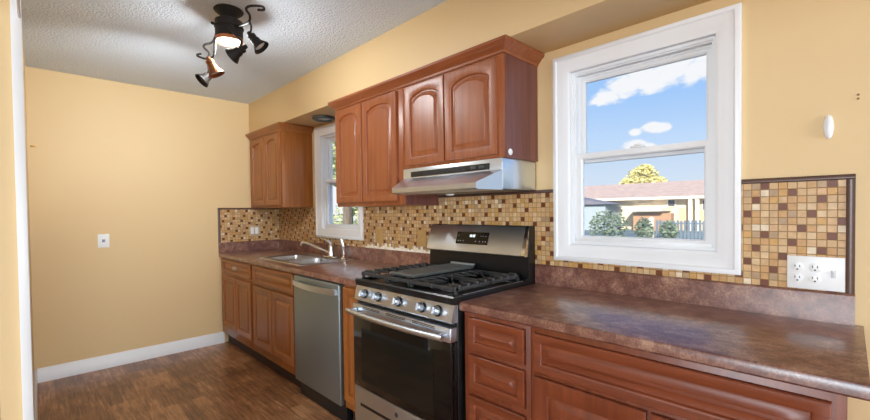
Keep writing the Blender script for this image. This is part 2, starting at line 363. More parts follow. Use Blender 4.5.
# patio door and dining window added behind the camera as openings for the fill lamps
e = bpy.data.objects.new('added_patio_door', None); COL.objects.link(e); e.location = (11.14, -2, 0); e['kind'] = 'structure'
obj('added_door_frame', boxes(((11.09, -3.799, 0.001), (11.17, -3.72, 2.249)), ((11.09, -.28, 0.001), (11.17, -.201, 2.249)), ((11.09, -3.72, 2.17), (11.17, -.28, 2.249)), ((11.09, -3.72, .001), (11.17, -.28, .09)), ((11.09, -2.05, .09), (11.17, -1.95, 2.17))), VINYL, e)
obj('pane', boxes(((11.12, -3.72, .09), (11.126, -2.05, 2.17)), ((11.12, -1.95, .09), (11.126, -.28, 2.17))), PANE, e)
e = bpy.data.objects.new('added_dining_window', None); COL.objects.link(e); e.location = (5, -8.25, .6); e['kind'] = 'structure'
obj('window_frame', boxes(((3.301, -8.29, .601), (3.36, -8.21, 2.399)), ((6.64, -8.29, .601), (6.699, -8.21, 2.399)), ((3.36, -8.29, 2.34), (6.64, -8.21, 2.399)), ((3.36, -8.29, .601), (6.64, -8.21, .66)), ((4.96, -8.29, .66), (5.04, -8.21, 2.34))), VINYL, e)

# ------------------------------------------------------------------ cabinet joinery
def outline(x0, x1, z0, z1, d, arch, n=14):
    """panel outline inset by d, anticlockwise from bottom left; arch = rise of a shouldered arched top"""
    a, b, lo = x0+d, x1-d, z0+d
    pts = [(a, lo), (b, lo)]
    if arch:
        sp = z1-d-arch
        for k in range(n+1):
            t = k/n; s = abs(2*t-1)
            h = 0 if s > .96 else arch*(.10+.90*max(0, 1-(s/.96)**2.0)**.85)
            pts.append((b+(a-b)*t, sp+h))
    else:
        for k in range(n+1): pts.append((b+(a-b)*k/n, z1-d))
    return pts
def panel_front(bm, x0, x1, z0, z1, yb, th=.019, stile=.055, arch=0, n=14):
    """frame-and-raised-panel door or drawer front facing -y; back face at yb"""
    yf = yb-th; L = lambda pts, y: [(p[0], y, p[1]) for p in pts]
    e = .003
    O = lambda d: outline(x0, x1, z0, z1, d, 0, n)
    I = lambda d: outline(x0, x1, z0, z1, stile+d, arch, n)
    loft(bm, [L(O(0), yb), L(O(0), yf+e), L(O(e), yf), L(I(-.006), yf), L(I(0), yf+.004), L(I(.003), yf+.0125), L(I(.010), yf+.013), L(I(.030), yf+.004), L(I(.032), yf+.002)])
WV, WH = HONEY_V, HONEY_H
def cabinet(name, label, x0, x1, z0, z1, ybk, yfr, toe=0, low_top=None):
    t = thing(name, label, 'cabinet', ((x0+x1)/2, (ybk+yfr)/2, 0 if toe else z0))
    bm = nb()
    if low_top:
        box(bm, (x0, yfr+.02, z0), (x1, ybk, low_top)); box(bm, (x0, yfr, z0), (x1, yfr+.02, z1), .0015)
    else: box(bm, (x0, yfr, z0), (x1, ybk, z1), .0015)
    obj('cabinet_body', bm, WV, t)
    if toe: obj('toe_kick', boxes(((x0, toe, 0), (x1, ybk-.002, z0-.0005))), TOE, t)
    return t
def door(t, x0, x1, z0, z1, yfr, arch=0, stile=.050):
    bm = nb(); panel_front(bm, x0, x1, z0, z1, yfr-.0008, arch=arch, stile=stile); return obj('door', bm, WV, t)
def drawer(t, x0, x1, z0, z1, yfr, stile=.03, name='drawer'):
    bm = nb(); panel_front(bm, x0, x1, z0, z1, yfr-.0008, stile=stile); return obj(name, bm, WH, t)

YB = -.612
# base cabinets, left run
t = cabinet('base_cabinet', 'honey brown base cabinet with one drawer over two doors against the end wall', .003, .843, .115, .872, -.002, YB, -.56, .70)
d = drawer(t, .085, .822, .735, .862, YB)
bm = nb(); lathe(bm, [(.0, .020), (.012, .019), (.022, .012), (.026, 0)], (.45, YB-.020, .80), (0, -1, 0), 18); bmesh.ops.scale(bm, vec=(1.9, 1, .7), verts=bm.verts[:], space=Matrix.Translation((-.45, 0, -.80)))
obj('drawer_pull', bm, mat('pale_metal', lin(206, 186, 168), .4, .3), d, 'small pale metal pull')
door(t, .085, .452, .20, .705, YB); door(t, .462, .822, .20, .705, YB)
t = cabinet('sink_base_cabinet', 'brown sink base cabinet with false drawer front, left of the dishwasher', .845, 1.662, .115, .872, -.002, YB, -.56, .70)
drawer(t, .872, 1.640, .718, .862, YB, name='false_drawer_front')
door(t, .872, 1.252, .185, .695, YB); door(t, 1.262, 1.640, .185, .695, YB)
t = cabinet('narrow_cabinet', 'narrow tall brown base cabinet door between dishwasher and stove', 2.296, 2.492, .115, .872, -.002, YB, -.56)
door(t, 2.312, 2.478, .165, .858, YB, stile=.042)
# right run
WV, WH = RED_V, RED_H
t = cabinet('drawer_cabinet', 'reddish brown stack of drawers right beside the stove', 3.278, 3.612, .115, .872, -.002, YB, -.56)
for z0, z1 in ((.715, .852), (.545, .692), (.345, .515), (.15, .32)): drawer(t, 3.312, 3.592, z0, z1, YB, .034)
t = cabinet('wide_base_cabinet', 'wide reddish brown base cabinet with long false drawer, at right end of counter', 3.614, 4.462, .115, .872, -.002, YB, -.56)
drawer(t, 3.634, 4.436, .705, .848, YB, .034, 'false_drawer_front')
door(t, 3.634, 4.028, .15, .686, YB, stile=.06); door(t, 4.042, 4.436, .15, .686, YB, stile=.06)

# upper cabinets
CP = [(0, 0), (-.005, .0), (-.008, .012), (-.018, .020), (-.028, .034), (-.038, .040), (-.044, .047), (-.044, .060), (0, .060)]  # (out, up)
def crown(bm, x0, x1, yfr, zb, left, right):
    """mitred crown moulding round the front and the exposed ends"""
    loops = []
    def sect(fx, fy): return [(fx(o), fy(o), zb+u) for o, u in CP]
    if left: loops.append(sect(lambda o: x0+o, lambda o: -.002))
    loops.append(sect(lambda o: x0+(o if left else 0), lambda o: yfr+o))
    loops.append(sect(lambda o: x1-(o if right else 0), lambda o: yfr+o))
    if right: loops.append(sect(lambda o: x1-o, lambda o: -.002))
    loft(bm, loops)
YU = -.3085
WV, WH = HONEY_V, HONEY_H
t = cabinet('wall_cabinet', 'small two door wall cabinet at far end, left of the sink window', .003, .778, 1.362, 2.079, -.002, YU)
door(t, .075, .412, 1.385, 2.062, YU, .032, .046); door(t, .422, .752, 1.385, 2.062, YU, .032, .046)
bm = nb(); crown(bm, .003, .778, YU, 2.0795, False, True); obj('crown_moulding', bm, WH, t)
WV, WH = WOOD_V, WOOD_H
t = cabinet('wall_cabinet', 'tall two door wall cabinet right of the sink window, left of the range hood', 1.737, 2.519, 1.352, 2.079, -.002, YU)
obj('side_shade_panel', boxes(((2.5192, YU+.012, 1.3525), (2.5208, -.0105, 1.4095))), SIDEP, t, 'thin panel with the side shade painted in')  # added skin, dark for the shade below the hood
door(t, 1.752, 2.088, 1.378, 2.066, YU, .034, .047); door(t, 2.098, 2.468, 1.378, 2.066, YU, .034, .047)
t = cabinet('wall_cabinet', 'short two door wall cabinet directly above the range hood', 2.521, 3.279, 1.572, 2.079, -.002, YU)
obj('side_shade_panel', boxes(((3.2792, YU+.012, 1.5722), (3.2812, -.0105, 2.079))), SIDEP, t, 'thin panel with the side shade painted in')  # added skin, its dark colour carries the shade of this side
door(t, 2.556, 2.886, 1.588, 2.064, YU, .034, .047); door(t, 2.894, 3.248, 1.588, 2.064, YU, .034, .047)
bm = nb(); lathe(bm, [(.016, 0), (.017, .002), (.014, .005), (.004, .006)], (3.2814, -.262, 1.60), (1, 0, 0), 18); box(bm, (3.284, -.268, 1.590), (3.291, -.256, 1.606), .002)
tag(obj('adhesive_hook', bm, WHITEPL), 'small round white hook stuck on the side of the cabinet above the hood', 'hook')
bm = nb(); crown(bm, 1.737, 3.279, YU, 2.0795, True, True)
tag(obj('crown_moulding', bm, WOOD_H), 'long brown crown moulding on top of the two cabinets by the range hood', 'moulding')

# ------------------------------------------------------------------ worktops
def slab_edge(bm, x0, x1, yb=-.0015, yf=-.635, zt=.9125, zb=.873):
    prism(bm, [(yb, zb), (yf+.006, zb), (yf, zb+.006), (yf, zt-.012), (yf+.003, zt-.004), (yf+.011, zt), (yb, zt)], 0, x0, x1)
SX0, SX1, SY0, SY1 = .80, 1.565, -.515, -.075
t = thing('worktop', 'mottled brown worktop around the sink, running from end wall to stove', 'worktop', (1.25, -.3, .873))
bm = nb(); slab_edge(bm, .002, SX0); slab_edge(bm, SX1, 2.497)
slab_edge(bm, SX0, SX1, yb=SY0); box(bm, (SX0, SY1, .873), (SX1, -.0015, .9125))
obj('worktop_slab', bm, LAM, t)
def lip(bm, x0, x1):
    prism(bm, [(-.0015, .9128), (-.022, .9128), (-.022, 1.011), (-.017, 1.017), (-.0015, 1.017)], 0, x0, x1)
bm = nb(); lip(bm, .002, 2.497); prism(bm, [(.0015, .9128), (.022, .9128), (.022, 1.011), (.017, 1.017), (.0015, 1.017)], 1, -.637, -.0225)
obj('upstand', bm, LAM, t)
t = thing('worktop', 'mottled brown worktop under the large window, right of the stove', 'worktop', (3.9, -.3, .873))
bm = nb(); slab_edge(bm, 3.269, 4.498); obj('worktop_slab', bm, LAM, t)
bm = nb(); lip(bm, 3.269, 4.478); obj('upstand', bm, LAM, t)

# ------------------------------------------------------------------ mosaic backsplash
t = thing('tile_backsplash', 'beige and brown mosaic tile backsplash along the window wall', 'backsplash', (2.2, 0, 1.0175))
z0 = 1.0176
obj('tile_field', boxes(((.0105, -.008, z0), (W1[0]-.001, -.001, 1.361)), ((W1[0]-.001, -.008, z0), (W1[1]+.001, -.001, W1[2]-.001)), ((W1[1]+.001, -.008, z0), (W2[0]-.001, -.001, 1.351)), ((2.521, -.008, 1.351), (W2[0]-.001, -.001, 1.400)),
    ((W2[0]-.001, -.008, z0), (W2[1]+.001, -.001, W2[2]-.001)), ((W2[1]+.001, -.008, z0), (4.455, -.001, 1.400))), TILE_B, t)
def pencil(y0, y1): return [(y1, 0), (y0+.003, 0), (y0, .004), (y0, .012), (y0+.003, .017), (y1, .017)]
for a, b in ((2.521, W2[0]-.001), (W2[1]+.001, 4.4775)):
    bm = nb(); prism(bm, [(p[0], p[1]*1.05+1.400) for p in pencil(-.014, -.001)], 0, a, b); obj('border_tile', bm, TILETRIM, t, 'dark brown pencil border')
bm = nb(); prism(bm, [(4.4555+p[1]*1.28, p[0]) for p in pencil(-.014, -.001)], 2, z0, 1.400)
obj('border_tile', bm, TILETRIM, t, 'dark brown pencil border')
# jagged pale strip, sunlight painted onto the lowest tile row
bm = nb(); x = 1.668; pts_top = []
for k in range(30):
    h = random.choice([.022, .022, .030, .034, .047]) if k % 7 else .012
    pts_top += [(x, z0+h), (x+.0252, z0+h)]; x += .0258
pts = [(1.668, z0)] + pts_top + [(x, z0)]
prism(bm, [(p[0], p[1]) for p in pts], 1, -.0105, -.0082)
obj('sunlit_edge', bm, PATCH, t, 'pale strip of painted sunlight on the lowest tiles')
t = thing('tile_backsplash', 'small mosaic tile panel on the end wall under the far cabinet', 'backsplash', (0, -.3, 1.0175))
obj('tile_field', boxes(((.001, -.614, z0), (.008, -.0015, 1.354))), TILE_L, t)
bm = nb(); prism(bm, [(-p[0], p[1]*.9+1.3542) for p in pencil(-.014, -.001)], 1, -.637, -.0015)
obj('border_tile', bm, TILETRIM, t, 'dark brown pencil border'); bm = nb()
prism(bm, [(-p[0], -.637+p[1]*1.3) for p in pencil(-.014, -.001)], 2, z0, 1.3540)
obj('border_tile', bm, TILETRIM, t, 'dark brown pencil border')

# ------------------------------------------------------------------ wall plates
def plate_y(bm, x0, x1, z0, z1, y=-.0082, th=.005): box(bm, (x0, y-th, z0), (x1, y, z1), .002)
t = thing('outlet_plate', 'white triple wall plate with two outlets and a switch beside large window', 'outlet', (4.383, -.009, 1.078))
bm = nb(); plate_y(bm, 4.306, 4.4545, 1.020, 1.136); obj('face_plate', bm, WHITEPL, t)
for xc in (4.334, 4.380):
    for zc in (1.058, 1.097):
        bm = nb(); lathe(bm, [(.0165, 0), (.0165, .0022), (.015, .003), (.001, .003)], (xc, -.0132, zc), (0, -1, 0), 20); r = obj('receptacle', bm, WHITEPL, t)
        obj('socket_slots', boxes(((xc-.0075, -.0168, zc-.001), (xc-.0050, -.0158, zc+.007)), ((xc+.0050, -.0168, zc-.001), (xc+.0075, -.0158, zc+.007)), ((xc-.0025, -.0168, zc-.011), (xc+.0025, -.0158, zc-.006))), RUBBER, r, 'dark slots')
bm = nb(); box(bm, (4.420, -.0145, 1.066), (4.432, -.0132, 1.092), .0005); s = obj('switch_bezel', bm, mat('pale_grey', lin(205, 208, 212), .4), t)
bm = nb(); prism(bm, [(-.0145, 1.074), (-.0145, 1.086), (-.024, 1.092), (-.025, 1.088)], 0, 4.4235, 4.4285); obj('toggle', bm, WHITEPL, s)
t = thing('switch_plate', 'white double switch plate in the far corner mosaic tiles', 'switch', (.008, -.281, 1.127))
bm = nb(); box(bm, (.0082, -.330, 1.070), (.013, -.232, 1.180), .002); obj('face_plate', bm, mat('almond_plate', lin(200, 176, 146), .4), t)
for yc in (-.304, -.258):
    bm = nb(); box(bm, (.0132, yc-.017, 1.092), (.017, yc+.017, 1.160), .0015); obj('rocker', bm, WHITEPL, t)
for x, lbl in ((1.857, 'tan outlet plate blending into the tiles just right of the sink window'), (2.352, 'tan outlet plate blending into the tiles just left of the stove')):
    t = thing('outlet_plate', lbl, 'outlet', (x, -.0082, 1.12))
    bm = nb(); plate_y(bm, x-.045, x+.045, 1.062, 1.180); obj('face_plate', bm, TANPL, t)
    for zc in (1.100, 1.142):
        bm = nb(); lathe(bm, [(.017, 0), (.017, .002), (.015, .0028), (.001, .0028)], (x, -.0132, zc), (0, -1, 0), 18); obj('receptacle', bm, TANPL, t)
t = thing('phone_jack_plate', 'white wall plate with a grey jack alone on the end wall', 'wall plate', (0, -1.537, 1.09))
bm = nb(); box(bm, (.001, -1.576, 1.034), (.006, -1.498, 1.149), .002); obj('face_plate', bm, WHITEPL, t)
bm = nb(); box(bm, (.0062, -1.547, 1.080), (.0085, -1.527, 1.104), .0006); box(bm, (.0085, -1.543, 1.084), (.011, -1.531, 1.096), .0006); obj('jack', bm, mat('jack_grey', lin(120, 140, 160), .4), t)
bm = nb(); tube(bm, [(.001, -1.958, 1.853), (.012, -1.958, 1.853), (.018, -1.955, 1.848)], .0025, 6, 3); lathe(bm, [(.006, 0), (.006, .002), (.002, .003)], (.001, -1.958, 1.853), (1, 0, 0), 10)
box(bm, (.001, -1.964, 1.846), (.003, -1.934, 1.860), .0008)
tag(obj('picture_hook', bm, mat('brass', lin(176, 132, 72), .35, .8)), 'tiny brass hook on the end wall near the white casing', 'hook')
bm = nb(); lathe(bm, [(.0135, .001), (.0135, .007), (.011, .013), (.006, .0165), (.0005, .0175)], (4.4115, 0, 1.583), (0, -1, 0), 24); bmesh.ops.scale(bm, vec=(1, 1, 3.05), verts=bm.verts[:], space=Matrix.Translation((-4.4115, 0, -1.583)))
t = thing('door_chime', 'white oval sensor on the wall right of the large window', 'sensor', (4.4115, 0, 1.583)); obj('shell', bm, WHITEPL, t)
for dz in (0.006, -.007):
    bm = nb(); lathe(bm, [(.0035, .0005), (.0035, .003), (.0012, .0035)], (4.4815, 0, 1.673+dz), (0, -1, 0), 10)
    tag(obj('wall_anchor', bm, mat('rust', lin(140, 106, 76), .6)), 'brown screw in the wall at upper right, %s of the pair' % ('upper' if dz > 0 else 'lower'), 'screw', 'pair of screws on the right wall')

# ------------------------------------------------------------------ sink and tap
t = thing('kitchen_sink', 'stainless double bowl sink set in the worktop below the far window', 'sink', (1.182, -.295, .913))
def rrect(x0, x1, y0, y1, r, z, n=5):
    pts = []
    for cx, cy, a0 in ((x1-r, y1-r, 0), (x0+r, y1-r, 90), (x0+r, y0+r, 180), (x1-r, y0+r, 270)):
        for k in range(n+1):
            a = math.radians(a0+90*k/n); pts.append((cx+r*math.cos(a), cy+r*math.sin(a), z))
    return pts
RX0, RX1, RY0, RY1 = .772, 1.592, -.545, -.045
bowls = ((.806, 1.166, -.500, -.160), (1.198, 1.558, -.500, -.160))
bm = nb()
loft(bm, [rrect(RX0, RX1, RY0, RY1, .05, .9130), rrect(RX0+.003, RX1-.003, RY0+.003, RY1-.003, .05, .9175), rrect(RX0+.014, RX1-.014, RY0+.014, RY1-.014, .045, .9190), rrect(RX0+.022, RX1-.022, RY0+.022, RY1-.022, .04, .9165)], False, False)
# flat deck with two bowl openings: strips between
zD = .9165
a, b, c, d_ = RX0+.03, RX1-.03, RY0+.03, RY1-.03
def grid_face(x0, x1, y0, y1):
    bm.faces.new([bm.verts.new(p) for p in ((x0, y0, zD), (x1, y0, zD), (x1, y1, zD), (x0, y1, zD))])
xs = [RX0+.022, .812, 1.160, 1.204, 1.552, RX1-.022]; ys = [RY0+.022, -.494, -.166, RY1-.022]
for i in range(5):
    for j in range(3):
        if j == 1 and i in (1, 3): continue
        grid_face(xs[i], xs[i+1], ys[j], ys[j+1])
obj('sink_deck', bm, SINKM, t)
for (bx0, bx1, by0, by1) in bowls:
    bm = nb(); loft(bm, [rrect(bx0-.010, bx1+.010, by0-.010, by1+.010, .06, .9172), rrect(bx0, bx1, by0, by1, .055, .9195), rrect(bx0+.012, bx1-.012, by0+.012, by1-.012, .055, .913), rrect(bx0+.016, bx1-.016, by0+.016, by1-.016, .055, .80), rrect(bx0+.03, bx1-.03, by0+.03, by1-.03, .05, .765), rrect(bx0+.06, bx1-.06, by0+.06, by1-.06, .04, .757)], False, True)
    bw = obj('bowl', bm, SINKM, t)
    bm = nb(); lathe(bm, [(.040, 0), (.042, .003), (.030, .004), (.028, .001), (.001, .001)], ((bx0+bx1)/2, (by0+by1)/2, .7575), n=20); obj('drain', bm, CHROME, bw)
FX = 1.275
t = thing('kitchen_faucet', 'chrome faucet with a low swinging spout behind the sink bowls', 'faucet', (FX, -.105, .9168))
bm = nb(); loft(bm, [rrect(FX-.11, FX+.11, -.135, -.075, .028, .9196), rrect(FX-.108, FX+.108, -.133, -.077, .027, .926), rrect(FX-.10, FX+.10, -.127, -.083, .022, .931)]); obj('deck_plate', bm, CHROME, t)
bm = nb(); lathe(bm, [(.027, .0), (.025, .03), (.022, .05), (.022, .085), (.019, .095), (.004, .10)], (FX, -.105, .9312), n=20); obj('faucet_body', bm, CHROME, t)
bm = nb(); tube(bm, [(FX-.012, -.115, .960), (FX-.06, -.155, .985), (FX-.15, -.228, 1.035), (FX-.185, -.258, 1.048), (FX-.203, -.273, 1.042), (FX-.207, -.276, 1.018)], [.012, .010, .010, .013], 10, 5); obj('spout', bm, CHROME, t)
bm = nb(); tube(bm, [(FX, -.105, 1.027), (FX-.005, -.11, 1.045), (FX-.03, -.13, 1.068), (FX-.085, -.15, 1.085)], [.016, .012, .009, .011], 10, 4); obj('lever', bm, CHROME, t)
SPX = 1.475
t = thing('side_sprayer', 'chrome pull out sprayer standing right of the faucet', 'sprayer', (SPX, -.1, .9168))
bm = nb(); lathe(bm, [(.024, .0), (.022, .012), (.015, .02), (.013, .03)], (SPX, -.10, .9170), n=18); obj('sprayer_base', bm, CHROME, t)
bm = nb(); tube(bm, [(SPX, -.10, .9475), (SPX, -.10, .985), (SPX-.003, -.104, 1.03), (SPX-.01, -.112, 1.07), (SPX-.015, -.118, 1.085)], [.012, .011, .015, .019], 12, 4); obj('spray_head', bm, CHROME, t)

# ------------------------------------------------------------------ dishwasher
t = thing('dishwasher', 'grey stainless dishwasher with bowed bar handle left of the stove', 'dishwasher', (1.98, -.3, 0))
DX0, DX1 = 1.672, 2.288
obj('tub_body', boxes(((DX0+.004, -.598, .112), (DX1-.004, -.01, .868))), RUBBER, t)
bm = nb(); box(bm, (DX0+.003, -.640, .118), (DX1-.003, -.5985, .866), .006, 3); dr = obj('dishwasher_door', bm, STEELV, t)
bm = nb(); yb_ = -.6405
pts = [(DX0+.028, yb_), (DX0+.028, yb_-.012)] + [(DX0+.028+(DX1-DX0-.056)*k/12, yb_-.018-.030*math.sin(math.pi*k/12)) for k in range(13)] + [(DX1-.028, yb_-.012), (DX1-.028, yb_)]
inner = [(DX1-.05, yb_)] + [(DX1-.05-(DX1-DX0-.10)*k/12, yb_-.004-.032*math.sin(math.pi*k/12)) for k in range(13)] + [(DX0+.05, yb_)]
prism(bm, pts+inner, 2, .800, .836); bmesh.ops.bevel(bm, geom=[e_ for e_ in bm.edges if abs(e_.verts[0].co.z-e_.verts[1].co.z) < 1e-5], offset=.004, segments=2, affect='EDGES')
obj('handle', bm, STEEL, dr, 'bright bowed bar handle')
obj('toe_panel', boxes(((DX0+.004, -.600, .001), (DX1-.004, -.56, .1115)), bev=.001), RUBBER, t)

# ------------------------------------------------------------------ gas stove
X0, X1 = 2.503, 3.263; XM = (X0+X1)/2
t = thing('gas_stove', 'stainless and black gas stove with griddle between the two worktops', 'stove', (XM, -.33, 0))
obj('stove_body', boxes(((X0, -.640, .085), (X1, -.012, .8995)), bev=.003), BLACK, t)
obj('base_plinth', boxes(((X0+.03, -.58, 0), (X1-.03, -.05, .0845))), BLACK, t)
# cooktop pan with raised rim
bm = nb()
loft(bm, [[(x, y, .900) for x, y in ((X0, -.662), (X1, -.662), (X1, -.112), (X0, -.112))], [(x, y, .930) for x, y in ((X0, -.666), (X1, -.666), (X1, -.112), (X0, -.112))],
          [(x, y, .936) for x, y in ((X0+.006, -.660), (X1-.006, -.660), (X1-.006, -.112), (X0+.006, -.112))], [(x, y, .936) for x, y in ((X0+.020, -.640), (X1-.020, -.640), (X1-.020, -.118), (X0+.020, -.118))],
          [(x, y, .922) for x, y in ((X0+.032, -.622), (X1-.032, -.622), (X1-.032, -.128), (X0+.032, -.128))]])
ck = obj('cooktop', bm, BLACK, t)
bm = nb(); box(bm, (X1-.006, -.60, .9365), (X1-.001, -.13, .9385), .0008); obj('edge_strip', bm, STEEL, ck, 'bright edge strip')
for bx, by, r in ((X0+.16, -.49, .045), (X0+.16, -.25, .036), (X1-.17, -.49, .05), (X1-.17, -.25, .036), (XM, -.37, .04)):
    bm = nb(); lathe(bm, [(r+.012, 0), (r+.010, .010), (r, .012), (r, .020), (r-.006, .024), (.001, .024)], (bx, by, .9225), n=24); obj('burner', bm, IRON, ck)
# continuous cast iron grates
def grate(x0, x1, burners, ends=()):
    bm = nb(); z0_, z1_ = .952, .970; w = .013
    y0_, y1_ = -.632, -.135
    for x in (x0, x1-w): box(bm, (x, y0_, z0_), (x+w, y1_, z1_), .002)
    for y in (y0_, (y0_+y1_)/2-w/2, y1_-w): box(bm, (x0, y, z0_), (x1, y+w, z1_), .002)
    n = 4
    for k in range(1, 8):                                           # short raised fingers along both sides
        y = y0_+(y1_-y0_)*k/8
        for x, s in ((x0, 1), (x1, -1)):
            tube(bm, [(x, y, .961), (x+s*.03, y, .965), (x+s*.055, y+.006, .963), (x+s*.075, y+.01, .956)], .005, 6, 3)
    for sx in ends:                                                 # blunt raised finger ends along the outer side
        for k in range(8):
            y = y0_+.03+(y1_-y0_-.06)*k/7; xa = x0-.002 if sx < 0 else x1-.045
            box(bm, (xa, y-.008, .955), (xa+.047, y+.008, .981), .004)
    for bx, by in burners:
        for k in range(4):
            a = math.pi/4+k*math.pi/2
            p = lambda r, z: (bx+r*math.cos(a), by+r*math.sin(a), z)
            tube(bm, [p(.035, .960), p(.06, .966), p(.10, .964), p(.125, .958)], .005, 6, 3)
    for x in (x0, x1-w):
        for y in (y0_, y1_-w): box(bm, (x, y, .9365 if y < -.5 else .9365), (x+w, y+w, z0_+.001), .001)
    for x in (x0, (x0+x1-w)/2, x1-w):
        box(bm, (x, y0_-.004, .950), (x+w, y0_+.02, .973), .002)
    return obj('grate', bm, IRON, ck)
grate(X0+.018, X0+.240, ((X0+.16-.03, -.49), (X0+.16-.03, -.25)), (-1,))
grate(X0+.246, X1-.332, ())
grate(X1-.326, X1-.018, ((X1-.17, -.49), (X1-.17, -.25)), (1,))
# griddle lying on the middle grate
bm = nb(); gx0, gx1, gy0, gy1 = 2.742, 2.928, -.600, -.125
loft(bm, [[(x, y, .9745) for x, y in ((gx0+.006, gy0+.006), (gx1-.006, gy0+.006), (gx1-.006, gy1-.006), (gx0+.006, gy1-.006))], [(x, y, .984) for x, y in ((gx0, gy0), (gx1, gy0), (gx1, gy1), (gx0, gy1))],
          [(x, y, .990) for x, y in ((gx0+.003, gy0+.003), (gx1-.003, gy0+.003), (gx1-.003, gy1-.003), (gx0+.003, gy1-.003))], [(x, y, .990) for x, y in ((gx0+.008, gy0+.008), (gx1-.008, gy0+.008), (gx1-.008, gy1-.008), (gx0+.008, gy1-.008))],
          [(x, y, .986) for x, y in ((gx0+.012, gy0+.012), (gx1-.012, gy0+.012), (gx1-.012, gy1-.012), (gx0+.012, gy1-.012))]])
g = thing('griddle', 'flat grey cast iron griddle lying across the middle of the stove top', 'griddle', ((gx0+gx1)/2, (gy0+gy1)/2, .9745))
obj('griddle_plate', bm, GRIDDLE, g)
bm = nb(); box(bm, (gx0+.004, gy1-.012, .9905), (gx1-.004, gy1+.012, 1.000), .003); obj('grip', bm, mat('grip_grey', lin(168, 170, 166), .4, .4), g, 'pale grey grip along the back')
# control panel
bm = nb(); prism(bm, [(-.6405, .898), (-.658, .898), (-.676, .826), (-.672, .820), (-.6405, .820)], 0, X0+.004, X1-.004)
cp = obj('control_panel', bm, STEEL, t)
nrm = Vector((0, -.072, .018)).normalized(); nrm = Vector((0, -.9701, .2425))
for kx in (2.602, 2.722, 2.890, 3.062, 3.168):
    c = Vector((kx, -.6675, .862)) + nrm*.0008
    bm = nb(); lathe(bm, [(.026, 0), (.026, .003), (.022, .006), (.001, .006)], c, nrm, 24); kb = obj('knob', bm, BLACK, cp)
    bm = nb(); lathe(bm, [(.0195, .0065), (.0205, .012), (.019, .032), (.016, .036), (.001, .036)], c, nrm, 24)
    ax, u_, v_ = frame_of(nrm)
    cc = c+nrm*.036; q = []
    for sx, sz in ((-.004, -.017), (.004, -.017), (.004, .017), (-.004, .017)): q.append(cc+Vector((sx, 0, 0))+Vector((0, .2425, .9701))*sz)
    loft(bm, [q, [p+nrm*.008 for p in q]]); obj('knob_cap', bm, STEEL, kb, 'steel knob cap')
obj('panel_gap', boxes(((X0+.006, -.655, .8045), (X1-.006, -.6405, .8195))), RUBBER, t)
# oven door
bm = nb(); box(bm, (X0+.003, -.684, .342), (X1-.003, -.6405, .737), .003); od = obj('oven_door', bm, GLASSBLK, t)
bm = nb(); box(bm, (X0+.003, -.686, .7375), (X1-.003, -.6405, .802), .004); top = obj('door_top_rail', bm, STEEL, od, 'stainless top rail')
sl = []
for a_, b_ in ((.13, .33), (.40, .60), (.67, .87)):
    for z in (.784, .791): sl.append(((X0+(X1-X0)*a_, -.6868, z), (X0+(X1-X0)*b_, -.6860, z+.0035)))
obj('vent_slot', boxes(*sl), RUBBER, top, 'dark vent slots')
obj('oven_window', boxes(((2.585, -.6852, .385), (3.150, -.6842, .675))), OVENWIN, od, 'dark see through window')
bm = nb(); tube(bm, [(X0+.012, -.728, .768), (XM-.2, -.740, .766), (XM, -.743, .765), (XM+.2, -.740, .766), (X1-.012, -.728, .768)], .0135, 12, 6)
for x in (X0+.035, X1-.035): box(bm, (x-.013, -.730, .756), (x+.013, -.6865, .780), .004)
obj('oven_handle', bm, STEEL, od, 'thick steel bar handle')
# warming drawer
bm = nb(); box(bm, (X0+.003, -.682, .088), (X1-.003, -.6405, .338), .004); wd = obj('lower_drawer', bm, STEEL, t)
obj('finger_slot', boxes(((X0+.06, -.6828, .236), (X1-.06, -.6818, .252))), RUBBER, wd, 'dark finger slot')
bm = nb(); lathe(bm, [(.012, 0), (.012, .0015), (.010, .002), (.001, .002)], (XM-.005, -.6822, .292), (0, -1, 0), 20); obj('round_emblem', bm, CASTGREY, wd, 'small round maker emblem')
# backguard
bm = nb(); prism(bm, [(-.012, .90), (-.1115, .90), (-.1115, .935), (-.082, .95), (-.074, 1.0555), (-.074, 1.06), (-.055, 1.212), (-.050, 1.224), (-.012, 1.224)], 0, X0, X1)
bg = obj('backguard', bm, BLACK, t)
bm = nb(); prism(bm, [(-.0745, 1.0600), (-.104, 1.0610), (-.109, 1.066), (-.060, 1.214), (-.054, 1.221), (-.0505, 1.221), (-.0555, 1.2125)], 0, X0+.002, X1-.026)
sp = obj('backguard_panel', bm, STEEL, bg, 'sloping stainless panel')
bm = nb(); prism(bm, [(-.0745, 1.0600), (-.106, 1.0600), (-.112, 1.066), (-.062, 1.216), (-.054, 1.2235), (-.0505, 1.2235), (-.0555, 1.2125)], 0, X1-.0255, X1-.004)
obj('end_cap', bm, CHROME, bg, 'bright end cap')
sn = Vector((0, -.148, .049)); sd = Vector((0, .049, .148)).normalized(); so = Vector((0, -.109, 1.066)); sn = Vector((0, -.9494, .3142))
def on_panel(bm, x0, x1, s0, s1, h0, h1):
    q = [so+sd*s+Vector((x, 0, 0)) for x, s in ((x0, s0), (x1, s0), (x1, s1), (x0, s1))]
    loft(bm, [[p+sn*h0 for p in q], [p+sn*h1 for p in q]])
bm = nb(); on_panel(bm, 2.752, 3.000, .046, .122, .0002, .0016); dp = obj('display_panel', bm, GLASSBLK, sp, 'black touch control panel')
bm = nb()
for k, x in enumerate((2.858, 2.868, 2.881, 2.891)): on_panel(bm, x, x+.007, .090, .106, .0018, .0024)
obj('clock_digits', bm, DIGIT, dp, 'lit clock digits')
BTN = mat('button_print', lin(150, 152, 152), .5)
